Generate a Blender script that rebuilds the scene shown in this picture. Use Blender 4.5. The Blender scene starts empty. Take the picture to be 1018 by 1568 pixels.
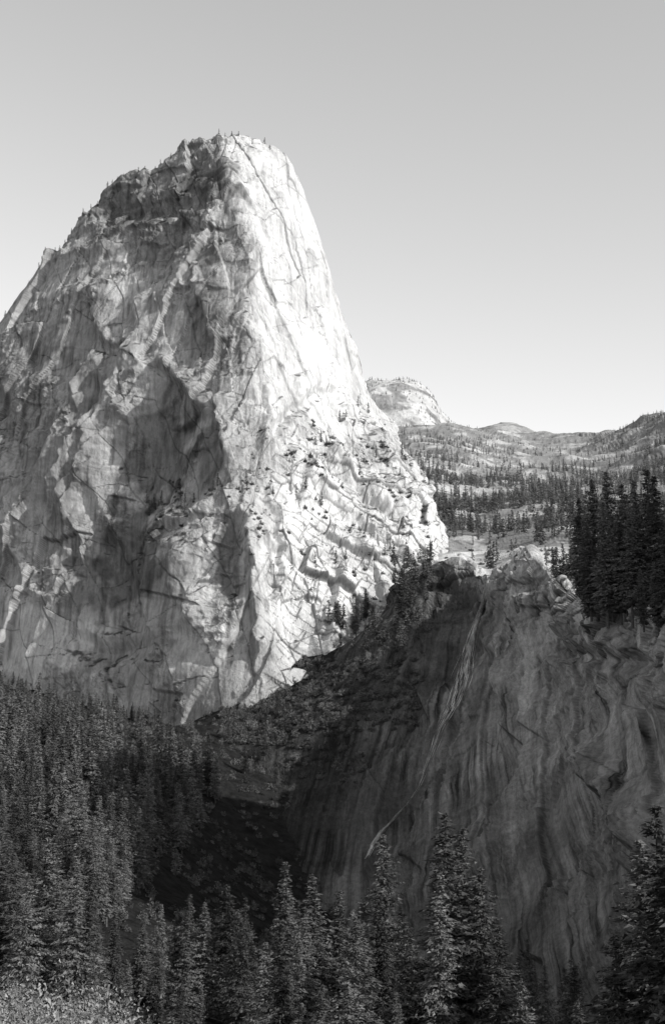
import bpy, math, numpy as np, random, time
from mathutils import Vector
from mathutils.bvhtree import BVHTree
rng=np.random.default_rng(7); random.seed(7)
F=2178.0; PITCH=math.radians(11); CP,SP=math.cos(PITCH),math.sin(PITCH)
scene=bpy.context.scene; T0=time.time()
def tick(s): print('TICK',s,round(time.time()-T0,1))
def W(px,py,Y):
    u=(px-509)/F; v=(784-py)/F
    t=Y/(CP-v*SP)
    return (u*t, Y, (SP+v*CP)*t)
def proj(P):
    P=np.asarray(P,float)
    x=P[...,0]; d=P[...,1]*CP+P[...,2]*SP; up=-P[...,1]*SP+P[...,2]*CP
    d=np.maximum(d,1e-3)
    return 509+F*x/d, 784-F*up/d
# ---------- noise
_perm=rng.permutation(256); PERM=np.concatenate([_perm,_perm,_perm]).astype(np.int64)
RND=rng.random((256,4)); GR=rng.normal(size=(256,3)); GR/=np.linalg.norm(GR,axis=1)[:,None]
def hsh(i,j,k): return PERM[PERM[PERM[i&255]+(j&255)]+(k&255)]
def perlin(p):
    f0=np.floor(p); i=f0.astype(np.int64); f=p-f0; w=f*f*f*(f*(f*6-15)+10)
    out=0
    for dx in (0,1):
        wx=w[:,0] if dx else 1-w[:,0]
        for dy in (0,1):
            wy=w[:,1] if dy else 1-w[:,1]
            for dz in (0,1):
                wz=w[:,2] if dz else 1-w[:,2]
                g=GR[hsh(i[:,0]+dx,i[:,1]+dy,i[:,2]+dz)]
                out=out+wx*wy*wz*(g[:,0]*(f[:,0]-dx)+g[:,1]*(f[:,1]-dy)+g[:,2]*(f[:,2]-dz))
    return out*1.5
def fbm(p,o=4,g=0.5):
    s=0;a=1
    for k in range(o): s=s+a*perlin(p*(2.03**k)+17.3*k); a*=g
    return s
def ridged(p,o=4,g=0.5):
    s=0;a=1
    for k in range(o): s=s+a*(1-2*np.abs(perlin(p*(2.03**k)+9.1*k))); a*=g
    return s
def sstep(a,b,x):
    t=np.clip((x-a)/(b-a),0,1); return t*t*(3-2*t)
def joint(q,d,sp,ln,seed,warp=0.35,saw=0.5,jw=0.6,p_on=0.65):
    """parallel fracture set: per-slab offsets, slabs broken every ~ln metres -> (height -1..1, crack mask 0..1)"""
    d=np.array(d,float); d/=np.linalg.norm(d)
    t=np.cross(d,[0,1,0]); t/=np.linalg.norm(t)
    wq=perlin(q/(sp*3.2)+seed)*warp+perlin(q/(sp*9)+seed+5)*warp*1.8
    s=q@d/sp+wq+seed*3.7; i=np.floor(s); f=s-i; i=i.astype(np.int64)
    r1=RND[hsh(i,np.full(len(q),seed,np.int64),i*0),1]
    w=q@t/ln+r1*7+wq*.6; j=np.floor(w); g=w-j
    h=RND[hsh(i,j.astype(np.int64),np.full(len(q),seed,np.int64))]
    e=np.minimum(np.minimum(f,1-f)*sp,np.minimum(g,1-g)*ln)/jw
    return (h[:,0]-0.5)*2*(1-saw)+(f-0.5)*2*saw*np.where(h[:,1]>.4,1,-1)*h[:,3], np.where(h[:,2]<p_on,np.clip(e,0,1),1)
# ---------- materials
def newmat(name):
    m=bpy.data.materials.new(name); m.use_nodes=True; nt=m.node_tree
    b=nt.nodes['Principled BSDF']; b.inputs['Roughness'].default_value=0.95
    b.inputs['Specular IOR Level'].default_value=0.0
    return m,nt,b
def N(nt,t,**k):
    n=nt.nodes.new(t)
    for a,v in k.items(): setattr(n,a,v)
    return n
def rampnode(nt,src,stops):
    r=N(nt,'ShaderNodeValToRGB'); el=r.color_ramp.elements
    while len(el)<len(stops): el.new(0.5)
    for e,(p,c) in zip(el,stops): e.position=p; e.color=(c,c,c,1)
    nt.links.new(src,r.inputs[0]); return r.outputs[0]
def mapped(nt,scale,rot=(0,0,0)):
    g=N(nt,'ShaderNodeNewGeometry'); m=N(nt,'ShaderNodeMapping')
    m.inputs['Scale'].default_value=scale; m.inputs['Rotation'].default_value=rot
    nt.links.new(g.outputs['Position'],m.inputs[0]); return m.outputs[0]
def noise(nt,vec,scale=1,detail=6,rough=0.6,dist=0):
    n=N(nt,'ShaderNodeTexNoise'); n.inputs['Scale'].default_value=scale; n.inputs['Detail'].default_value=detail
    n.inputs['Roughness'].default_value=rough; n.inputs['Distortion'].default_value=dist
    nt.links.new(vec,n.inputs['Vector']); return n.outputs[0]
def mul(nt,a,b):
    m=N(nt,'ShaderNodeMath',operation='MULTIPLY')
    for i,s in enumerate((a,b)):
        if isinstance(s,(int,float)): m.inputs[i].default_value=s
        else: nt.links.new(s,m.inputs[i])
    return m.outputs[0]
def rock(name,fs=(0.5,0.5,0.18),amt=(0.75,1.15),bump=1.0):
    m,nt,b=newmat(name)
    a=N(nt,'ShaderNodeAttribute',attribute_name='rock_shade_tone')  # per-vertex rock tone; on the dome it also carries painted shade
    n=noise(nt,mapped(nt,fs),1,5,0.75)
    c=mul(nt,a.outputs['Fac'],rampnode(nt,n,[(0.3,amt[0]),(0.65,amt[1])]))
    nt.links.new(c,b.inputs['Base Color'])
    bp=N(nt,'ShaderNodeBump'); bp.inputs['Strength'].default_value=0.75; bp.inputs['Distance'].default_value=bump
    nt.links.new(n,bp.inputs['Height']); nt.links.new(bp.outputs[0],b.inputs['Normal'])
    return m
M_CAP=rock('pale_granite',(0.45,0.45,0.2),(0.76,1.12),2.0)
M_WALL=rock('weathered_dark_granite',(0.4,0.25,0.18),(0.65,1.25),2.0)
M_PLAT=rock('plateau_granite',(0.2,0.2,0.2),(0.75,1.15),1.5)
M_FAR=rock('far_granite',(0.06,0.06,0.03),(0.85,1.1),6)  # distant rock kept pale, with haze put into its colour
def simple(name,lo,hi,sc,bump=0.5):
    m,nt,b=newmat(name)
    n=noise(nt,mapped(nt,(sc,)*3),1,6,0.75)
    nt.links.new(rampnode(nt,n,[(0.35,lo),(0.65,hi)]),b.inputs['Base Color'])
    bp=N(nt,'ShaderNodeBump'); bp.inputs['Distance'].default_value=bump
    nt.links.new(n,bp.inputs['Height']); nt.links.new(bp.outputs[0],b.inputs['Normal'])
    return m
M_SOIL=simple('forest_floor',0.010,0.03,0.15,2.0)
M_BARK=simple('bark',0.05,0.12,0.8,0.05)
def leafmat(name,lo,hi):
    m,nt,b=newmat(name)
    oi=N(nt,'ShaderNodeObjectInfo')
    a=rampnode(nt,oi.outputs['Random'],[(0,lo),(1,hi)])
    n=rampnode(nt,noise(nt,mapped(nt,(0.4,)*3),1,2,0.7),[(0.35,0.65),(0.65,1.3)])
    nt.links.new(mul(nt,a,n),b.inputs['Base Color'])
    return m
M_NEEDLE=leafmat('conifer_needles',0.045,0.145)
M_NEEDLEFAR=leafmat('hazy_conifer_needles',0.10,0.18)  # paler than the near needles, standing in for haze
M_LEAF=leafmat('shrub_leaves',0.14,0.24)
# ---------- meshes
def add_mesh(name,V,Fc,mats,midx=None,smooth=False,link=True,tone=None):
    me=bpy.data.meshes.new(name); V=np.asarray(V,np.float32); Fc=np.asarray(Fc,np.int32)
    n=Fc.shape[1]
    me.vertices.add(len(V)); me.vertices.foreach_set('co',V.ravel())
    me.loops.add(Fc.size); me.loops.foreach_set('vertex_index',Fc.ravel())
    me.polygons.add(len(Fc)); me.polygons.foreach_set('loop_start',np.arange(0,Fc.size,n,dtype=np.int32))
    if midx is not None: me.polygons.foreach_set('material_index',np.asarray(midx,np.int32))
    me.polygons.foreach_set('use_smooth',np.full(len(Fc),smooth))
    me.update(calc_edges=True)
    if tone is not None:
        a=me.attributes.new('rock_shade_tone','FLOAT','POINT'); a.data.foreach_set('value',tone.astype(np.float32))
    for m in mats: me.materials.append(m)
    ob=bpy.data.objects.new(name,me)
    if link: scene.collection.objects.link(ob)
    return ob
def gridfaces(nr,nc):
    i=np.arange(nr*nc).reshape(nr,nc)
    return np.stack([i[:-1,:-1],i[1:,:-1],i[1:,1:],i[:-1,1:]],-1).reshape(-1,4)
def cr(C,n,axis):
    C=np.moveaxis(C,axis,0); k=len(C)
    t=np.linspace(0,k-1,n); i=np.minimum(t.astype(int),k-2); f=(t-i).reshape((-1,)+(1,)*(C.ndim-1))
    P=lambda j: C[np.clip(j,0,k-1)]
    p0,p1,p2,p3=P(i-1),P(i),P(i+1),P(i+2)
    p0=np.where((i==0).reshape(f.shape),2*p1-p2,p0); p3=np.where((i==k-2).reshape(f.shape),2*p2-p1,p3)
    r=0.5*(2*p1+(p2-p0)*f+(2*p0-5*p1+4*p2-p3)*f*f+(3*p1-p0-3*p2+p3)*f**3)
    return np.moveaxis(r,0,axis)
def gnorm(S):
    du=np.gradient(S,axis=1); dv=np.gradient(S,axis=0); n=np.cross(du,dv); n/=np.linalg.norm(n,axis=2)[...,None]+1e-9
    if (n[...,2]-n[...,1]).mean()<0: n=-n
    return n
def blur(d):
    for ax in (0,1):
        p=np.concatenate([np.take(d,[0],ax),d,np.take(d,[-1],ax)],ax)
        n=d.shape[ax]
        d=.25*np.take(p,range(0,n),ax)+.5*np.take(p,range(1,n+1),ax)+.25*np.take(p,range(2,n+2),ax)
    return d
def patch(name,ctrl,nr,nc,disp,tone,mat,nb=1):
    C=np.array(ctrl,float)
    S=cr(cr(C,nr,0),nc,1); n=gnorm(S)
    q=S.reshape(-1,3)
    uu,vv=np.meshgrid(np.linspace(0,1,nc),np.linspace(0,1,nr)); uu=uu.ravel(); vv=vv.ravel()
    d,extra=disp(q,n.reshape(-1,3),uu,vv)
    post=0
    if isinstance(d,tuple): d,post=d
    d=d.reshape(nr,nc)
    for _ in range(nb): d=blur(d)
    d=d.ravel()+post
    V=q+n.reshape(-1,3)*d[:,None]
    n2=gnorm(V.reshape(nr,nc,3)).reshape(-1,3)
    ob=add_mesh(name,V,gridfaces(nr,nc),[mat],tone=np.clip(tone(V,n2,uu,vv,extra),0.02,0.75))
    tick(name)
    return ob,V.reshape(nr,nc,3)
def strokes(q,items,jt=5):
    px,py=proj(q); jit=fbm(q/14,3)*jt; px=px+jit; py=py+fbm(q/14+30,3)*jt; out=np.zeros(len(q))
    for pts,wl,wr,amp in items:
        A=np.array(pts,float); mg=max(wl,wr)*1.6
        sel=np.where((px>A[:,0].min()-mg)&(px<A[:,0].max()+mg)&(py>A[:,1].min()-mg)&(py<A[:,1].max()+mg))[0]
        if len(sel)==0: continue
        X=px[sel];Y=py[sel]
        best=np.full(len(sel),1e9); sg=np.ones(len(sel)); tt=np.zeros(len(sel))
        L=len(pts)-1
        for k in range(L):
            ax,ay=pts[k]; bx,by=pts[k+1]; dx,dy=bx-ax,by-ay; l2=dx*dx+dy*dy
            t=np.clip(((X-ax)*dx+(Y-ay)*dy)/l2,0,1)
            d=np.hypot(X-ax-t*dx,Y-ay-t*dy)
            s=-(dx*(Y-ay)-dy*(X-ax))
            m=d<best; best=np.where(m,d,best); sg=np.where(m,np.sign(s),sg); tt=np.where(m,(k+t)/L,tt)
        w=np.where(sg>0,wr,wl)
        env=np.clip(np.minimum(tt,1-tt)*6,0.25,1)
        out[sel]+=amp*env*np.clip(1.15-best/w*0.75,0,1)
    return out
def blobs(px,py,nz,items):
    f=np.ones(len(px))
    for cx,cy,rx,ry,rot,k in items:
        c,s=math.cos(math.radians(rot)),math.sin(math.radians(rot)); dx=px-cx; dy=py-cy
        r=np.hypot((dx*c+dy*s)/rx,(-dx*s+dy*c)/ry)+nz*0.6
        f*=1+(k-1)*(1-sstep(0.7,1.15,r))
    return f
# ---------- granite dome
cols=[
[(-260,760,1560),(-270,820,1520),(-280,880,1480),(-290,940,1440),(-300,990,1410),(-300,1040,1390),(-300,1090,1380)],
[(-80,590,1500),(-90,680,1460),(-95,760,1420),(-100,850,1385),(-100,930,1360),(-100,1000,1340),(-100,1080,1310)],
[(5,483,1450),(-5,590,1410),(-10,700,1375),(-12,800,1340),(-10,890,1310),(-5,960,1280),(0,1080,1240)],
[(85,382,1430),(75,510,1385),(65,640,1345),(60,760,1310),(60,870,1270),(60,960,1235),(70,1090,1195)],
[(140,308,1420),(140,450,1365),(135,590,1320),(135,730,1280),(140,860,1240),(140,970,1200),(150,1120,1160)],
[(225,270,1400),(215,400,1340),(205,550,1290),(205,700,1245),(215,840,1195),(225,980,1150),(230,1140,1105)],
[(285,230,1380),(285,360,1310),(285,500,1260),(285,650,1215),(290,800,1150),(300,960,1105),(300,1150,1070)],
[(345,216,1370),(350,330,1295),(360,470,1240),(370,620,1190),(365,780,1125),(370,930,1080),(375,1120,1047)],
[(404,228,1385),(412,340,1320),(420,480,1265),(425,620,1215),(430,760,1150),(435,900,1100),(440,1060,1065)],
[(444,264,1410),(457,390,1350),(470,520,1295),(475,640,1245),(490,760,1180),(500,880,1120),(500,1030,1080)],
[(478,350,1440),(497,460,1385),(511,560,1330),(515,650,1280),(545,760,1205),(560,860,1140),(560,1000,1095)],
[(530,500,1470),(537,560,1420),(543,610,1370),(550,660,1310),(590,750,1225),(610,850,1155),(610,960,1110)],
[(566,605,1490),(572,630,1440),(581,655,1385),(597,700,1330),(632,770,1245),(657,840,1170),(650,920,1120)],
[(600,660,1560),(610,690,1500),(625,720,1440),(645,755,1370),(670,800,1280),(690,850,1200),(680,920,1150)]]
capW=[[W(*p) for p in c] for c in cols]
full=[]
for c in capW:
    x,y,z=c[0]
    full.append([(x+40,y+420,z-330),(x+15,y+170,z-70),(x+4,y+45,z-4)]+c)
capC=np.array(full).transpose(1,0,2)
ST=[([(155,520),(128,600),(90,690),(45,790),(12,880)],6,40,15),
    ([(215,520),(195,570),(150,660),(100,750),(62,860)],5,32,12),
    ([(185,600),(150,700),(120,790),(95,880)],5,24,9),
    ([(60,640),(35,740),(5,840)],5,24,9),
    ([(120,740),(95,830),(70,900)],5,18,7),
    ([(255,600),(235,700),(235,790)],30,45,-10),
    ([(150,400),(150,500),(185,540)],8,28,8),
    ([(245,545),(285,590),(332,645)],8,16,9),
    ([(338,600),(343,650),(352,725)],5,24,11),
    ([(335,235),(352,290),(378,400),(372,480),(385,600)],10,35,7),
    ([(300,430),(320,480),(335,540)],7,30,7),
    ([(205,440),(215,500),(200,560)],6,18,5),
    ([(130,325),(180,318),(250,322),(345,300)],14,20,-8),
    ([(255,262),(300,250),(340,272)],26,18,-5),
    ([(60,400),(120,380),(200,370)],12,14,5),
    ([(150,350),(230,345),(300,335)],6,10,4),
    ([(372,770),(380,860),(388,960),(392,1030)],4,36,12),
    ([(352,790),(355,880),(352,920)],18,16,-9),
    ([(240,800),(235,900),(250,1000)],8,60,14),
    ([(230,800),(300,790),(370,755)],10,12,6),
    ([(290,830),(285,900),(300,970)],6,22,5),
    ([(200,800),(190,900),(170,980)],34,34,-11),
    ([(486,430),(505,520),(520,600)],4,9,-5),
    ([(350,270),(390,330),(430,420)],4,12,3.5),
    ([(495,590),(515,620),(530,640)],7,11,-8),
    ([(100,960),(150,1000),(230,985)],18,14,-8),
    ([(560,650),(600,720),(660,810)],8,24,9),
    ([(440,720),(520,770),(600,830),(650,850)],6,18,8),
    ([(480,680),(560,740),(640,790)],6,18,8),
    ([(400,680),(440,640),(500,590)],8,10,-7),
    ([(410,760),(430,850),(420,930)],5,22,7),
    ([(520,870),(515,930),(500,1000)],5,24,7),
    ([(430,690),(470,720),(450,800)],5,22,6),
    ([(540,700),(560,760),(620,800)],7,14,-8),
    ([(400,830),(450,860),(510,850)],5,14,5),
    ([(540,830),(580,870),(590,930)],5,16,6),
    ([(400,580),(405,650),(400,700)],5,18,7),
    ([(455,560),(460,620),(430,660)],5,20,5)]
def arete(py): return np.interp(py,[210,290,400,480,600,700,760,1100],[330,350,378,372,385,392,372,392])
def dcap(q,n,u,v):
    px,py=proj(q)
    m=sstep(-0.1,0.4,fbm(q/60+5,4))
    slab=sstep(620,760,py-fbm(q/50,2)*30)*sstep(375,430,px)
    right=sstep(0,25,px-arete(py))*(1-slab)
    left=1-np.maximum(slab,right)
    d=fbm(q/100,4,.45)*6
    a1,c1=joint(q,(.92,.2,-.38),30,150,1,.4,.45); a2,c2=joint(q,(1,.4,.05),17,70,2,.35,.5)
    a3,c3=joint(q,(.2,.1,1),26,45,3,.4,.4);  a4,c4=joint(q,(.9,.2,-.5),7,28,4,.3,.5,.5); a5,c5=joint(q,(-.15,.1,1),6,12,5,.4,.4,.4)
    d+=left*(a1*7+a2*4*(.4+.6*m)+a3*3.4*(.25+.75*m)+a4*2.2*(.3+.7*m)+a5*2.2*m)
    b1,e1=joint(q,(.93,.2,.36),26,220,6,.3,.5,.7,.6); b2,e2=joint(q,(1,.2,.12),9,90,7,.3,.5,.5,.5); b4,e4=joint(q,(.6,0,.75),24,50,13,.35,.4,.7,.5)
    d+=right*(b1*4.2+b2*2.0+b4*2.2*m+a5*1.0*m+a3*1.8*m)
    s1,f1=joint(q,(.42,.1,.9),19,48,9,.45,.35,.9,.7); s2,f2=joint(q,(.5,.1,.85),7,16,10,.4,.3,.6,.6); s3,f3=joint(q,(.95,.2,.25),21,30,11,.4,.3,.8); s4,f4=joint(q,(.95,.2,-.3),8,11,12,.4,.3,.5)
    d+=slab*(s1*7+s2*3.0*(.35+.65*m)+s3*3.2+s4*2.0*(.3+.7*m))
    top=np.clip((430-py)/100,0,1)*np.clip((390-px)/60,0,1)
    d+=top*(a3*3.2+a5*2.4+s4*1.6)
    d+=strokes(q,ST)
    rib=perlin(np.stack([(q[:,0]+0.45*q[:,2])/30,q[:,1]/200,q[:,2]/200],1))
    lo=np.clip((330-px)/120,0,1)*sstep(480,620,py)*(1-sstep(900,960,py))
    d+=lo*(1-np.abs(rib)*2.4)*5
    L=lambda c,w: 1-(1-c)*w
    ck=L(c1,left*.8)*L(c2,left*.6)*L(c4,left*.5*m)*L(c3,left*.5*m)*L(e1,right*.8)*L(e2,right*.5)*L(e4,right*.55)*L(f1,slab*.9)*L(f2,slab*.7)*L(f3,slab*.75)*L(f4,slab*.5*m)
    crest=sstep(.30,.36,v)
    post=ridged(q/13,5,.6)*(left*(.2+.75*m)+right*(.15+.6*m)+slab*(.2+.8*m))-(1-ck)*1.3*crest
    return (d,post),(ck,m,slab,right,left,top)
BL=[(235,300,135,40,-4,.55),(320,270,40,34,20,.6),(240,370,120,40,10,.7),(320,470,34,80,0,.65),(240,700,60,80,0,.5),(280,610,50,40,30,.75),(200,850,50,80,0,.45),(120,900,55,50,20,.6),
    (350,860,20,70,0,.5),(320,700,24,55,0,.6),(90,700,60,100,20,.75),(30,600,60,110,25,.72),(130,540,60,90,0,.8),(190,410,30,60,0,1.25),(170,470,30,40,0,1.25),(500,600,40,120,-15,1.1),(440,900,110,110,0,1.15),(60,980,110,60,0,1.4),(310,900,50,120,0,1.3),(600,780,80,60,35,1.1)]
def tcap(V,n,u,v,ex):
    ck,m,slab,right,left,top=ex
    px,py=proj(V)
    t=0.50+0.12*fbm(V/40+2,5)
    s1=perlin(np.stack([V[:,0]/6,V[:,1]/14,V[:,2]/90],1)+perlin(V/40)[:,None]*.4)
    s2=perlin(np.stack([V[:,0]/2.2,V[:,1]/6,V[:,2]/45],1))
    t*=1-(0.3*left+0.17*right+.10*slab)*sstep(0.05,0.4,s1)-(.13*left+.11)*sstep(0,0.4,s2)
    t*=1-0.32*left-.05*right  # shade of the left face painted in as a darker base tone
    t*=blobs(px,py,fbm(V/25,4),BL)  # patches mix rock stains with shade painted into the tone
    t*=0.25+0.75*ck
    veg=sstep(0.58,0.8,n[:,2])*sstep(-0.1,0.25,fbm(V/12,3)+0.2*top+.05*slab)
    t*=1-0.75*veg
    return t
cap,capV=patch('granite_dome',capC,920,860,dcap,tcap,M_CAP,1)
# ---------- waterfall cliff
wc=[
[(600,935,1130),(570,960,1110),(520,1000,1090),(460,1050,1060),(400,1100,1030),(340,1140,1000)],
[(650,868,1090),(615,930,1060),(560,1000,1030),(500,1070,995),(440,1140,960),(390,1210,920)],
[(700,862,1050),(665,950,1015),(610,1040,975),(550,1130,935),(490,1220,890),(430,1300,840)],
[(750,888,1000),(715,990,960),(665,1100,915),(605,1200,870),(540,1310,815),(470,1420,750)],
[(800,868,930),(775,980,890),(735,1110,845),(685,1230,800),(620,1360,740),(550,1490,670)],
[(850,900,840),(835,1020,800),(805,1150,755),(765,1280,705),(710,1420,650),(650,1570,590)],
[(900,930,740),(895,1060,700),(875,1190,660),(845,1330,610),(800,1480,560),(740,1640,500)],
[(960,935,630),(965,1080,595),(955,1220,560),(935,1370,520),(900,1530,475),(850,1700,430)],
[(1040,945,520),(1055,1100,490),(1060,1250,460),(1060,1410,425),(1040,1580,390),(1000,1760,350)],
[(1250,930,400),(1290,1110,375),(1310,1290,350),(1320,1480,320),(1310,1680,290),(1280,1900,260)],
[(1700,850,280),(1760,1060,265),(1800,1280,245),(1820,1500,225),(1820,1740,205),(1800,2000,185)]]
wW=[[W(*p) for p in c] for c in wc]
wW.append([(210,60,75),(195,60,50),(180,60,20),(165,60,-10),(145,60,-35),(120,60,-60)])
wfull=[]
for c in wW:
    x,y,z=c[0]; wfull.append([(x+60,y+15,z-14),(x+12,y+4,z-1)]+c)
wallC=np.array(wfull).transpose(1,0,2)
FALL=[(750,880),(738,940),(712,1030),(690,1095),(650,1190),(600,1265),(560,1320)]
WS=[(FALL,30,20,-9),([(890,1120),(930,1200),(970,1290),(1000,1380)],6,50,8),([(760,1020),(790,1080),(775,1180)],6,34,8),([(690,870),(675,940),(650,1010),(600,1090)],16,40,-7),
    ([(700,960),(770,1000),(790,1100)],6,24,5),([(840,930),(860,1000),(940,1010),(1018,1020)],14,14,-7),([(880,1160),(960,1230),(1018,1330)],6,30,7),([(640,1180),(700,1060),(730,1010)],18,18,5),([(720,1390),(770,1250),(830,1120)],24,8,5),
    ([(800,900),(815,960),(800,1010)],6,18,5),([(930,950),(940,1000),(935,1050)],6,18,6),([(600,1150),(650,1060),(690,960)],8,8,-4)]
def dwall(q,n,u,v):
    px,py=proj(q)
    a=(u-0.20*v*v-.05*v)*900+perlin(q/160)*7+perlin(q/45)*.8
    qq=np.stack([a,0*a,v*420],1)
    up=(1-sstep(0.32,0.48,v+0.06*fbm(q/40,3)))
    lf=sstep(0.10,0.3,u)
    m=sstep(-.2,.35,fbm(q/50+3,4))
    d=fbm(q/90,3)*6
    j1,c1=joint(qq,(1,0,.05),36,130,21,.12,.35); j2,c2=joint(qq,(1,0,-.04),12,60,22,.12,.5,.5,.5); j3,c3=joint(qq,(1,0,.02),4.2,34,23,.15,.5,.4)
    j4,c4=joint(qq,(.55,0,1),40,60,28,.3,.4,.7,.5)
    d+=lf*(j1*3.8+j2*1.9*(.35+.65*m)+j3*.8*(.35+.65*m)+j4*2.4)
    k1,e1=joint(q,(.3,1,.1),22,34,24,.3,.35,.9); k2,e2=joint(q,(.1,.2,1),15,26,25,.35,.4,.9); k3,e3=joint(q,(.3,1,-.2),8,14,26,.3,.4,.6)
    d+=up*(k1*6.5+k2*4.5+k3*3)+(1-up)*(k2*.8*m+k3*1.0*m)
    d+=strokes(q,WS,6)
    post=ridged(q/10,5,.65)*(.3+.8*m)-(1-c1)*.7*lf-up*(1-e1*e2)*1.0-(1-c4)*.7*lf
    w=np.clip((v-.1)/0.14,0.08,1)
    return (d*w,post*w),(c1*(.6+.4*c2)*(.5+.5*c4),up,e1*e2*(.5+.5*e3),m,a)
def twall(V,n,u,v,ex):
    ck,up,e1,m,a=ex
    t=0.27+0.11*fbm(V/40,5)
    s=perlin(np.stack([a/9,v*5,0*u],1)); s3=perlin(np.stack([a/2.4,v*14,0*u+4],1)); s5=perlin(np.stack([a/1.1,v*40,0*u+8],1))
    sm=.4+.6*sstep(-.2,.3,fbm(V/60+20,3))
    t*=1+sm*(-0.45*sstep(0.0,.4,s)+0.4*sstep(0.05,.45,-s))-0.33*sm*sstep(0,.4,s3)-.18*sstep(0,.4,s5)
    t*=0.6+0.4*ck; t*=1-up*.6*(1-e1)
    t*=1-0.35*np.clip(strokes(V,[(FALL,60,45,1.0)]),0,1)
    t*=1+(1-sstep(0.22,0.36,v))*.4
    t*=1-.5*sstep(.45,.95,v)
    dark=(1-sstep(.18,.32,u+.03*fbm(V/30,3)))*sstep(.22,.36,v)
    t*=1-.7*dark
    rim=(1-sstep(0.14,0.2,v)); t=t*(1-rim)+rim*(.42+.1*fbm(V/20,3))
    return t
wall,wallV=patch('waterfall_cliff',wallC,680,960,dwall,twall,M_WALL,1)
# ---------- plateau
pr=[
[(620,870,1230),(600,800,1500),(580,740,1900),(560,698,2500),(540,680,3300)],
[(660,845,1200),(650,780,1500),(630,725,1900),(620,690,2500),(610,672,3300)],
[(705,845,1150),(700,790,1450),(690,740,1900),(690,698,2500),(690,672,3400)],
[(755,852,1100),(755,790,1500),(755,740,1950),(755,702,2600),(755,678,3600)],
[(810,846,1030),(820,790,1450),(820,740,1950),(820,705,2600),(820,682,3600)],
[(860,856,980),(880,790,1400),(880,740,1900),(885,708,2600),(890,684,3500)],
[(910,872,900),(940,800,1350),(940,740,1850),(945,700,2500),(945,676,3300)],
[(970,890,800),(1000,800,1300),(1000,735,1800),(1000,685,2400),(1005,652,3100)],
[(1050,900,700),(1080,800,1200),(1080,730,1700),(1080,665,2300),(1080,640,2900)],
[(1260,900,600),(1280,800,1100),(1280,710,1600),(1280,650,2200),(1280,620,2800)],
[(1700,840,450),(1700,780,900),(1700,700,1500),(1700,640,2100),(1700,620,2700)]]
pl=[]
for i,c in enumerate(pr):
    x,y,z=wW[i][0]; w=[W(*p) for p in c]
    e=w[-1]; pl.append([(x+2,y+3,z-1.5)]+w+[(e[0],e[1]+700,e[2]-250)])
pl.append([(215,62,74),(330,120,95),(700,500,200),(1400,1100,420),(2200,1700,680),(2800,2300,850),(2800,3000,600)])
platC=np.array(pl).transpose(1,0,2)
def dplat(q,n,u,v):
    a=np.clip(v*7,0,1)
    s=np.clip(q[:,1]/1500,0.4,1.4)
    b,e=joint(q,(.2,.5,1),16,60,31,.6,.4); b2,e2=joint(q,(1,.6,.2),20,40,32,.6,.4); b3,e3=joint(q,(.1,.4,1),5,20,33,.6,.4)
    return fbm(q/140,4)*11*a*s+(b*3.4+b2*2+b3*1.2)*(0.35+a*0.5)*s,(e*e2,)
def tplat(V,n,u,v,ex):
    nearbrink=1-sstep(.15,.24,v)
    t=0.34+0.08*fbm(V/60,3)+.16*nearbrink
    veg=sstep(-0.3,0.15,fbm(V/45+7,4)-0.6*nearbrink+.2)
    return t*(1-0.45*veg)*(0.6+.4*ex[0])
plat,platV=patch('forested_plateau_terrain',platC,620,620,dplat,tplat,M_PLAT)
def hill(name,rows,amp,sc,mat,nr=200,nc=300,tone=(.4,.12),veg=.5):
    def dd(q,n,u,v):
        b,e=joint(q,(.8,.2,.5),sc*.25,sc,41,.6,.4,3)
        return fbm(q/sc,5)*amp+b*amp*0.3,(e,)
    def tt(V,n,u,v,ex):
        g=sstep(0,.3,fbm(V/(sc*.5)+3,4)); s=perlin(V/np.array([sc*.1,sc*.1,sc*.8]))
        return (tone[0]+tone[1]*fbm(V/sc,4))*(1-veg*g)*(1-.25*sstep(0,.4,s))
    return patch(name,rows,nr,nc,dd,tt,mat)
def hrows(sky,Y,base,depth):
    top=[W(a,b,Y) for a,b in sky]
    return [[(x,y+depth*1.5,z-depth*0.8) for x,y,z in top],[(x,y+depth*.3,z-depth*0.06) for x,y,z in top],top,
            [W(a,(b+base)/2-3,Y-depth*0.35) for a,b in sky],[W(a,base+5,Y-depth*0.7) for a,b in sky]]
fd,fdV=hill('distant_granite_dome',hrows([(470,640),(520,600),(556,588),(580,585),(610,586),(640,590),(664,610),(684,640),(710,668),(770,700)],3300,730,700),9,120,M_FAR,tone=(.42,.12))
h2,h2V=hill('distant_hill',hrows([(640,690),(690,668),(730,660),(770,649),(800,655),(835,668),(900,674),(960,680),(1100,690)],7000,720,1200),14,300,M_FAR,tone=(.3,.03),veg=.3)
sr=[]  # unseen ridge added off-frame, heights shaped to throw shadow over the gully
for y,h in [(120,60),(190,95),(260,150),(330,235),(430,285),(560,290),(640,240),(720,160),(800,110)]:
    sr.append([(175,y,30),(215,y,45+h*.25),(255,y,h*.8),(285,y,h),(330,y,h*.95),(450,y+10,h*.6),(600,y+10,60)])
srd,_=hill('offscreen_shadow_ridge',np.array(sr).transpose(1,0,2),7,60,M_WALL,160,220,tone=(.25,.06))
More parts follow.
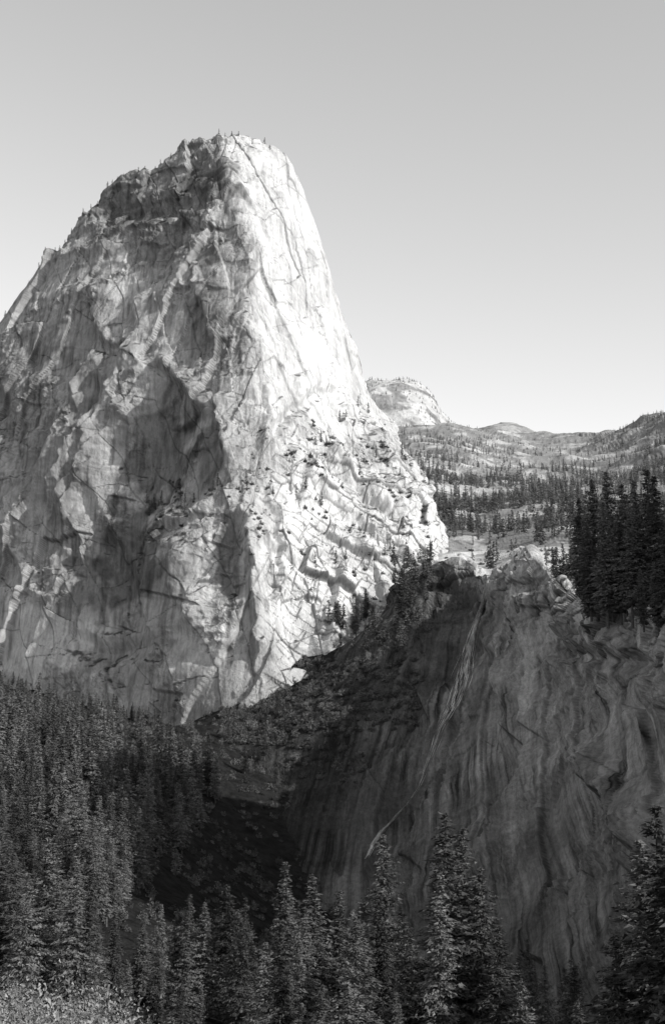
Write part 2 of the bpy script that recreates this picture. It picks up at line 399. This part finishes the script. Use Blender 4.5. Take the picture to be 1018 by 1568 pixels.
# ---------- valley ground
pts=[]
def addp(x,y,z): pts.append((x,y,z))
for c in capW[:13]:
    a=np.array(c[5]);b=np.array(c[6]); p=a*0.25+b*0.75; addp(p[0],p[1],p[2]-2)
for c in capW[1:12:3]:
    b=c[6]; addp(b[0],b[1]+200,b[2]+30)
for c in wW[:11]:
    b=c[5]; addp(b[0],b[1],b[2]+7); addp(b[0]+60,b[1]+30,b[2]+12)
for p in [(-420,1250,110),(-600,1300,150),(-250,900,50),(-420,900,90),(-120,900,28),(-250,700,22),(-420,700,60),(-90,720,-8),
          (-200,500,-6),(-350,500,20),(-80,500,-34),(0,500,-68),(-150,330,-36),(-300,330,-10),(-50,330,-50),(50,330,-66),(-110,200,-38),(-250,200,-15),
          (0,200,-46),(80,200,-58),(0,90,-22),(60,90,-24),(-60,90,-18),(-200,60,0),(0,0,-2.2),(40,0,-2),(-40,0,-2),(0,-100,15),(-200,-100,25),(200,-100,40),(-650,600,120),(-600,100,60)]: addp(*p)
pts=np.array(pts,float)
def tps(A,B):
    r=np.hypot(A[:,None,0]-B[None,:,0],A[:,None,1]-B[None,:,1])/300
    return r*r*np.log(r+1e-9)
n_=len(pts); K=np.zeros((n_+3,n_+3)); K[:n_,:n_]=tps(pts,pts)+np.eye(n_)*0.004
Pm=np.c_[np.ones(n_),pts[:,:2]/300]; K[:n_,n_:]=Pm; K[n_:,:n_]=Pm.T
coef=np.linalg.solve(K,np.r_[pts[:,2],0,0,0])
def gz(x,y):
    q=np.c_[x,y]; out=np.zeros(len(q))
    for s in range(0,len(q),20000):
        e=q[s:s+20000]; out[s:s+20000]=tps(e,pts)@coef[:n_]+np.c_[np.ones(len(e)),e/300]@coef[n_:]
    q3=np.c_[q/40,np.zeros(len(q))]
    far=np.clip((np.hypot(x,y)-30)/100,0,1)
    return out+fbm(q3,4)*3.0*far
gx,gy=np.meshgrid(np.linspace(-700,260,320),np.linspace(-150,1420,480))
gZ=gz(gx.ravel(),gy.ravel()); gV=np.c_[gx.ravel(),gy.ravel(),gZ]
add_mesh('valley_ground',gV,gridfaces(480,320),[M_SOIL])
add_mesh('ground',[(-20000,-20000,-260),(20000,-20000,-260),(20000,20000,-260),(-20000,20000,-260)],[[0,1,2,3]],[M_SOIL])
# ---------- BVHs
def bvh(V,step=1):
    V=V[::step,::step]; r,c=V.shape[:2]
    return BVHTree.FromPolygons([tuple(p) for p in V.reshape(-1,3).tolist()],gridfaces(r,c).tolist())
B={'cap':bvh(capV,3),'wall':bvh(wallV,3),'plat':bvh(platV,3),'val':bvh(gV.reshape(480,320,3),3),'far':bvh(fdV,2)}
tick('bvh')
def hit(px,py):
    d=Vector(W(px,py,100.0)).normalized(); best=None
    for k,b in B.items():
        r=b.ray_cast(Vector((0,0,0)),d)
        if r[0] is not None and (best is None or r[3]<best[2]): best=(r[0],r[1],r[3],k)
    return best
# ---------- trees
def conifer(name,seed,H=30,levels=46,per=6,clumps=7,tri=3,R=0.17,size=0.75,bare=0.12,ragged=0.35,mat=None):
    r=np.random.default_rng(seed); Fs=[];mi=[]
    k=6; hs=np.linspace(0,1,6); rad=0.012*H*(1-hs)**0.9+0.03
    lean=r.normal(0,0.01,2); V=[]
    for h,ra in zip(hs,rad):
        for a in range(k):
            an=2*math.pi*a/k; V.append((ra*math.cos(an)+lean[0]*h*H,ra*math.sin(an)+lean[1]*h*H,h*H))
    for i in range(5):
        for a in range(k):
            p,q_=i*k+a,i*k+(a+1)%k
            Fs+= [(p,q_,q_+k),(p,q_+k,p+k)]; mi+=[0,0]
    base=len(V); gap=r.random(12)*0.9+0.55
    for L in range(levels):
        h=bare+(1-bare)*(L+r.random()*0.8)/levels
        if h>0.995: continue
        prof=(1-h)**0.85*(1-math.exp(-(h-bare+0.03)*9))*1.25
        for b in range(per):
            if r.random()<0.12: continue
            az=r.random()*2*math.pi; sec=int(az/(2*math.pi)*3)+3*int(h*3.99)
            ln=H*R*prof*gap[sec%12]*(1-ragged+2*ragged*r.random())+0.2
            up=0.25-0.5*(1-h); d=np.array([math.cos(az),math.sin(az),up]); side=np.array([-math.sin(az),math.cos(az),0])
            o=np.array([lean[0]*h*H,lean[1]*h*H,h*H])
            e=o+d*ln*np.array([1,1,.8]); w=0.05+0.006*ln
            V+= [tuple(o+side*w),tuple(o-side*w),tuple(e)]; Fs.append((base,base+1,base+2)); mi.append(0); base+=3
            nc=max(2,int(clumps*ln/(H*R)+1))
            M=nc*tri
            t=(np.repeat(np.arange(nc),tri)+0.4+0.6*r.random(M))/nc
            cen=o+d*ln*t[:,None]+np.array([0,0,-0.09])*ln*(t*t)[:,None]+side*(r.normal(size=M)*0.15*ln*(1.1-t*.6))[:,None]+r.normal(size=(M,3))*size*.3
            s=size*(0.6+0.8*r.random(M))*(0.6+0.5*(1-h))
            a1=d*(0.6+.5*r.random(M))[:,None]+side*(r.normal(size=M)*.7)[:,None]; a1[:,2]+=-0.3+r.normal(size=M)*.25
            a1/=np.linalg.norm(a1,axis=1)[:,None]
            a2=np.cross(a1,r.normal(size=(M,3))); a2/=np.linalg.norm(a2,axis=1)[:,None]+1e-6
            s=s[:,None]
            tr=np.stack([cen-a1*s*.6+a2*s*.33,cen-a1*s*.6-a2*s*.33,cen+a1*s],1).reshape(-1,3)
            V+=tr.tolist(); Fs+=[(base+3*j,base+3*j+1,base+3*j+2) for j in range(M)]; mi+=[1]*M; base+=3*M
    return add_mesh(name,V,Fs,[M_BARK,mat or M_NEEDLE],mi,link=False)
def shrub(name,seed,H=6,n=60,per=26,mat=None,size=0.4,flat=0.8):
    r=np.random.default_rng(seed); V=[];Fs=[];mi=[];base=0
    for i in range(n):
        d=r.normal(size=3); d[2]=abs(d[2])*flat+0.1; d/=np.linalg.norm(d); ln=H*(0.35+0.65*r.random()**.5)*(0.7+0.3*d[2])
        e=d*ln*np.array([.8,.8,1]); s=np.cross(d,[0,0,1]); s/=np.linalg.norm(s)+1e-6
        V+=[tuple(s*.08),tuple(-s*.08),tuple(e)]; Fs.append((base,base+1,base+2)); mi.append(0); base+=3
        cen=e*(0.55+0.5*r.random(per))[:,None]+r.normal(size=(per,3))*H*0.09; cen[:,2]=np.maximum(cen[:,2],.1)
        a1=r.normal(size=(per,3));a1/=np.linalg.norm(a1,axis=1)[:,None];a2=np.cross(a1,r.normal(size=(per,3)));a2/=np.linalg.norm(a2,axis=1)[:,None];q=(size*(.6+.8*r.random(per)))[:,None]
        V+=np.stack([cen+a1*q,cen-a1*q*.5+a2*q*.5,cen-a1*q*.5-a2*q*.5],1).reshape(-1,3).tolist()
        Fs+=[(base+3*j,base+3*j+1,base+3*j+2) for j in range(per)]; mi+=[1]*per; base+=3*per
    return add_mesh(name,V,Fs,[M_BARK,mat or M_LEAF],mi,link=False)
def coll(name,obs):
    c=bpy.data.collections.new(name)
    for o in obs: c.objects.link(o)
    return c
hk=dict(levels=60,per=6,clumps=8,tri=4,size=.52)
HI=[conifer('conifer_tall_a',1,R=.14,**hk),conifer('conifer_tall_b',2,R=.18,ragged=.45,**hk),conifer('conifer_tall_c',3,R=.12,**hk),conifer('conifer_tall_d',4,R=.16,bare=.2,ragged=.5,**hk),conifer('conifer_tall_e',5,R=.15,bare=.06,**hk)]
MID=[conifer('conifer_mid_%s'%k,20+i,levels=34,per=5,clumps=4,tri=2,size=1.1,R=.12+.02*i) for i,k in enumerate('abcd')]
LOW=[conifer('conifer_far_%s'%k,40+i,levels=16,per=5,clumps=2,tri=2,size=1.8,R=.14+.025*i,bare=.08) for i,k in enumerate('abc')]
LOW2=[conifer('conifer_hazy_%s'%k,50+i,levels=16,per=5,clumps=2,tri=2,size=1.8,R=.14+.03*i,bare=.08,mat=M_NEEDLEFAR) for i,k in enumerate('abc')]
SH=[shrub('shrub_%s'%k,60+i,H=5,n=30,per=12,size=.6,mat=M_NEEDLE) for i,k in enumerate('abc')]
DEC=[shrub('oak_%s'%k,80+i,H=9,n=190,per=60,size=.15,flat=1.4) for i,k in enumerate('abc')]
CH,CM,CL,CF,CS,CD=coll('conifer_templates',HI),coll('conifer_mid_templates',MID),coll('conifer_far_templates',LOW),coll('conifer_hazy_templates',LOW2),coll('shrub_templates',SH),coll('oak_templates',DEC)
tick('trees')
def scatter(name,P,S,collection):
    P=np.asarray(P,np.float32); n=len(P)
    me=bpy.data.meshes.new(name); me.vertices.add(n); me.vertices.foreach_set('co',P.ravel())
    a=me.attributes.new('sc','FLOAT_VECTOR','POINT')
    S=np.asarray(S,float); sv=np.c_[S*rng.uniform(.8,1.2,n),S*rng.uniform(.8,1.2,n),S].astype(np.float32); a.data.foreach_set('vector',sv.ravel())
    a=me.attributes.new('ro','FLOAT_VECTOR','POINT'); rv=np.c_[rng.normal(0,.03,n),rng.normal(0,.03,n),rng.random(n)*6.28].astype(np.float32); a.data.foreach_set('vector',rv.ravel())
    a=me.attributes.new('ix','INT','POINT'); a.data.foreach_set('value',rng.integers(0,60,n).astype(np.int32))
    ob=bpy.data.objects.new(name,me); scene.collection.objects.link(ob)
    ng=bpy.data.node_groups.new(name+'_nodes','GeometryNodeTree')
    ng.interface.new_socket('Geometry',in_out='INPUT',socket_type='NodeSocketGeometry'); ng.interface.new_socket('Geometry',in_out='OUTPUT',socket_type='NodeSocketGeometry')
    gi=ng.nodes.new('NodeGroupInput'); go=ng.nodes.new('NodeGroupOutput'); ip=ng.nodes.new('GeometryNodeInstanceOnPoints'); ci=ng.nodes.new('GeometryNodeCollectionInfo')
    ci.inputs['Collection'].default_value=collection; ci.inputs['Separate Children'].default_value=True; ci.inputs['Reset Children'].default_value=True
    mp=ng.nodes.new('GeometryNodeMeshToPoints')
    def at(nm,t):
        x=ng.nodes.new('GeometryNodeInputNamedAttribute'); x.data_type=t; x.inputs[0].default_value=nm; return x.outputs[0]
    e2r=ng.nodes.new('FunctionNodeEulerToRotation')
    L=ng.links.new
    L(gi.outputs[0],mp.inputs[0]); L(mp.outputs[0],ip.inputs['Points']); L(ci.outputs[0],ip.inputs['Instance']); ip.inputs['Pick Instance'].default_value=True
    L(at('ix','INT'),ip.inputs['Instance Index']); L(at('ro','FLOAT_VECTOR'),e2r.inputs[0]); L(e2r.outputs[0],ip.inputs['Rotation']); L(at('sc','FLOAT_VECTOR'),ip.inputs['Scale'])
    L(ip.outputs[0],go.inputs[0])
    md=ob.modifiers.new('instances','NODES'); md.node_group=ng
    return ob
n=10500; x=rng.uniform(-420,140,n); y=rng.uniform(150,1280,n); z=gz(x,y)
P=np.c_[x,y,z]; px,py=proj(P)
keep=(px>-200)&(px<1100)
bx=np.interp(py,[1040,1090,1130,1160,1210,1280,1420,1500],[330,340,330,320,350,290,175,140])+rng.normal(0,14,n)
far=y>430
keep&=~(far&(px>bx))
keep&=~((~far)&(px>150)&(rng.random(n)>0.4))
keep&=~((~far)&(px>620)&(rng.random(n)>0.5))
keep&=~((y<260)&(px<200))
den=fbm(np.c_[x/60,y/60,0*x],2)
keep&=(rng.random(n)<0.55+0.5*den)
P=P[keep]; y=P[:,1]
H=0.4+0.85*rng.random(len(P))**1.3
topx,topy=proj(P+np.c_[0*y,0*y,30*H])
lim=np.interp(topx,[0,110,150,250,420,560,640,700,900,1018],[1150,1250,1380,1390,1350,1370,1340,1320,1400,1200])
lim2=np.interp(topx,[-100,0,130,220,320,420],[1015,1028,1052,1080,1105,1080])+rng.normal(0,8,len(P))
ok=((y>430)&(topy>lim2))|((y<=430)&(topy>lim))
P=P[ok];H=H[ok];y=y[ok]; near=y<560
scatter('conifer_forest',P[near]-[0,0,1],H[near],CH)
scatter('valley_slope_conifer_forest',P[~near]-[0,0,1],H[~near]*.95,CM)
n=3500; x=rng.uniform(-180,40,n); y=rng.uniform(400,1080,n); P=np.c_[x,y,gz(x,y)]; px,py=proj(P); k=(px>100)&(px<560)&(rng.random(n)<.6+fbm(P/40,2)); P=P[k]
scatter('gully_shrubs',P-[0,0,.6],rng.uniform(.3,.9,len(P)),CS)
n=9500; u=rng.random(n)*0.84; v=rng.random(n)**0.8*0.80+0.07
ii=(v*619).astype(int); jj=(u*619).astype(int); P=platV[ii,jj]; px,py=proj(P)
den=fbm(P/np.array([150,150,150]),3)
keep=(rng.random(n)<np.clip(0.55+0.7*den-0.45*(py>835)-0.15*(P[:,1]>2300),0,1))&(px<1250)
P=P[keep]; H=rng.uniform(.3,.8,len(P))*np.interp(P[:,1],[900,2000,3200],[1,.75,.4])
fr=P[:,1]>1500+200*rng.normal(size=len(P))
scatter('plateau_conifer_forest',P[~fr]-[0,0,1],H[~fr],CL)
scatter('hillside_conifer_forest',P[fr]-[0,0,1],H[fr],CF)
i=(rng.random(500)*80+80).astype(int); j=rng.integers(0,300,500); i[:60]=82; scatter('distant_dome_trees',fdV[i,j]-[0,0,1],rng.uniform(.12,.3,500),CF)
def hits(poly_boxes,n,cond=None,which=('cap',),cl=0):
    out=[]
    for (x0,y0,x1,y1,w) in poly_boxes:
        for _ in range(int(n*w)):
            a=random.uniform(x0,x1); b=random.uniform(y0,y1); h=hit(a,b)
            if h and h[3] in which and (cond is None or cond(h)): out.append(tuple(h[0]))
    out=np.array(out)
    if cl: out=out[fbm(out/cl,2)>0.0]
    return out
P=hits([(380,640,660,860,8),(540,840,660,960,2),(220,735,380,820,3),(440,900,560,1010,.6),(130,270,340,330,1),(150,560,240,800,.3)],110,lambda h:abs(h[1].z)>0.45,cl=22)
scatter('cliff_ledge_shrubs',P-[0,0,.5],rng.uniform(.2,.8,len(P)),CS)
P=hits([(220,740,380,800,2.5),(480,620,660,900,2),(560,860,660,960,1.0),(400,680,500,760,.9)],60,lambda h:abs(h[1].z)>0.45,cl=30)
scatter('cliff_ledge_conifers',P-[0,0,.5],rng.uniform(.22,.45,len(P)),CL)
sk=[]
for a,b in [(128,330),(140,300),(150,296),(165,288),(172,290),(180,284),(190,282),(200,280),(212,277),(222,272),(238,262),(246,258),(262,250),(275,244),(290,236),(335,214),(345,212),(355,214),(365,217),(405,232),(413,240),(85,378),(92,366),(70,398),(110,340),(100,352),(8,478),(60,412),(45,436)]:
    h=None
    for dy in range(-12,60,3):
        h=hit(a,b+dy)
        if h and h[3]=='cap': break
    if h: sk.append(tuple(h[0]))
scatter('summit_conifers',np.array(sk)-[0,0,1.5],rng.uniform(.15,.32,len(sk)),CL)
P=hits([(340,1060,440,1140,1.2),(420,1010,640,1120,1),(440,1010,560,1200,.5)],380,None,('wall','val'))
scatter('shaded_slope_shrubs',P-[0,0,.5],rng.uniform(.4,1.1,len(P)),CS)
P=hits([(500,930,660,1010,.7),(600,850,660,930,.6)],60,None,('wall','val','cap'))
scatter('brink_conifers',P-[0,0,.5],rng.uniform(.35,.7,len(P)),CL)
P=hits([(680,835,900,880,1.0)],45,None,('plat',))
scatter('brink_shrubs',P-[0,0,.5],rng.uniform(.3,.8,len(P)),CS)
def tree(name,mesh,pos,H):
    o=bpy.data.objects.new(name,mesh.data); scene.collection.objects.link(o); o.location=pos
    s=H/30; w=s*random.uniform(.95,1.3); o.scale=(w,w,s); o.rotation_euler=(0,0,random.random()*6.28)
def standing(px_,top,base,Y):
    b=W(px_,base,Y); t=W(px_,top,Y); return b,t[2]-b[2]
for a,t,b,Y in [(897,765,935,690),(915,735,945,650),(938,720,945,640),(958,742,945,630),(930,770,955,600),(985,735,950,600),(1000,718,960,590),(1018,728,965,560),(1040,735,960,560),(968,790,955,590),(905,800,945,640),(1008,860,965,540),(985,870,960,545),(950,800,950,600),(1022,780,970,530)]:
    p,H=standing(a,t,b,Y); tree('pine_tree',random.choice(HI),(p[0],p[1],p[2]-2),H+2)
for a,t,b,Y in [(425,1060,1100,980),(350,1100,1135,980),(318,1125,1220,760),(330,1150,1230,740),(405,1115,1165,930),(375,1140,1185,900),(350,1270,1320,700),(615,870,940,1080),(560,900,950,1080),(545,915,975,1060)]:
    h=hit(a,b); Y=h[0].y if h else Y
    p,H=standing(a,t,b,Y); tree('pine_tree',random.choice(HI),(p[0],p[1],p[2]-1),H+1)
for a,t,Y in [(175,1400,330),(215,1405,350),(250,1385,340),(290,1370,360),(315,1380,350),(347,1355,360),(377,1375,350),(428,1320,340),(440,1360,370),(475,1340,350),(515,1365,360),(548,1420,330),(582,1370,340),(590,1280,380),(620,1410,300),(680,1240,300),(705,1270,310),(665,1340,290),(735,1330,300),(760,1420,270),(1000,1235,210),(975,1290,230),(1030,1200,200),(1010,1330,200),(940,1420,210),(800,1500,230),(880,1480,220)]:
    X,_,_=W(a,t,Y); zt=W(a,t,Y)[2]; zb=float(gz(np.array([X]),np.array([float(Y)]))[0])
    tree('pine_tree',random.choice(HI),(X,Y,zb-1),max(12,zt-zb+1))
n=44; x=rng.uniform(-42,-17,n); y=rng.uniform(95,150,n); scatter('oak_thicket',np.c_[x,y,gz(x,y)-1],rng.uniform(.9,1.5,n),CD)
# ---------- waterfall
m,nt,b=newmat('falling_water')
c=rampnode(nt,noise(nt,mapped(nt,(.3,.3,.04)),1,5,.7),[(0.3,.4),(.6,.85)]); nt.links.new(c,b.inputs['Base Color'])
path=[(749,880),(746,900),(741,925),(734,950),(727,975),(719,1005),(711,1035),(703,1062),(694,1090),(680,1115),(668,1145),(655,1178),(645,1205),(625,1235),(605,1258),(585,1277),(572,1295),(562,1318)]
wd=[3,3,3.5,4,6,9,12,11,9,6,5,4,3,2,2,3,3,2]
V=[];Fs=[]
T=np.linspace(0,len(path)-1,200); X=np.interp(T,range(len(path)),[p[0] for p in path]); Yp=np.interp(T,range(len(path)),[p[1] for p in path]); Wd=np.interp(T,range(len(path)),wd)
for s in range(380):
    off=random.gauss(0,.5); a=random.choice([random.randint(0,190),random.randint(0,100),random.randint(20,90),random.randint(155,190)]); e=min(200,a+random.randint(5,16)); ph=random.random()*50; w=random.uniform(.06,.2)
    prev=False
    for k in range(a,e):
        xx=X[k]+1.5*math.sin(k*.11)+Wd[k]*(off+.2*math.sin(ph+k*.13)); h=B['wall'].ray_cast(Vector((0,0,0)),Vector(W(xx,Yp[k],100)).normalized())
        if h[0] is None: prev=False; continue
        p=h[0]+Vector((-.6,-1,.4))*(1.6+s*.003); ww=w*(0.5+0.07*Wd[k])*min(1,(k-a+1)/5,(e-k)/5)
        V+=[(p.x-ww,p.y,p.z),(p.x+ww,p.y+.3,p.z)]
        if prev: n0=len(V)-4; Fs.append((n0,n0+1,n0+3,n0+2))
        prev=True
add_mesh('waterfall',V,Fs,[m])
# ---------- light
el=math.radians(30); ax=math.radians(-33)
sd=Vector((math.cos(el)*math.cos(ax),math.cos(el)*math.sin(ax),math.sin(el)))
sl=bpy.data.lights.new('sun','SUN'); sl.energy=5; sl.angle=math.radians(.5); sl.color=(1,.99,.97)
so=bpy.data.objects.new('sun',sl); scene.collection.objects.link(so); so.rotation_euler=sd.to_track_quat('Z','Y').to_euler()
w=bpy.data.worlds.new('World'); scene.world=w; w.use_nodes=True; nt=w.node_tree
sk=nt.nodes.new('ShaderNodeTexSky'); sk.sky_type='NISHITA'; sk.sun_disc=False; sk.sun_elevation=el; sk.sun_rotation=math.atan2(sd.x,sd.y)
sk.altitude=1500; sk.air_density=1.2; sk.dust_density=2.5; sk.ozone_density=1
sp=nt.nodes.new('ShaderNodeSeparateColor'); nt.links.new(sk.outputs[0],sp.inputs[0])
g=nt.nodes.new('ShaderNodeMath'); g.operation='MULTIPLY'; g.inputs[1].default_value=2.05; nt.links.new(sp.outputs[1],g.inputs[0])
nt.links.new(g.outputs[0],nt.nodes['Background'].inputs[0])
nt.nodes['Background'].inputs[1].default_value=0.15
scene.view_settings.view_transform='Standard'; scene.view_settings.look='None'; scene.view_settings.exposure=0
cd=bpy.data.cameras.new('camera'); co=bpy.data.objects.new('camera',cd); scene.collection.objects.link(co)
cd.sensor_fit='VERTICAL'; cd.sensor_height=36; cd.lens=F/1568*36; cd.clip_end=60000; cd.clip_start=.5
co.rotation_euler=(math.radians(90)+PITCH,0,0); scene.camera=co
tick('end')
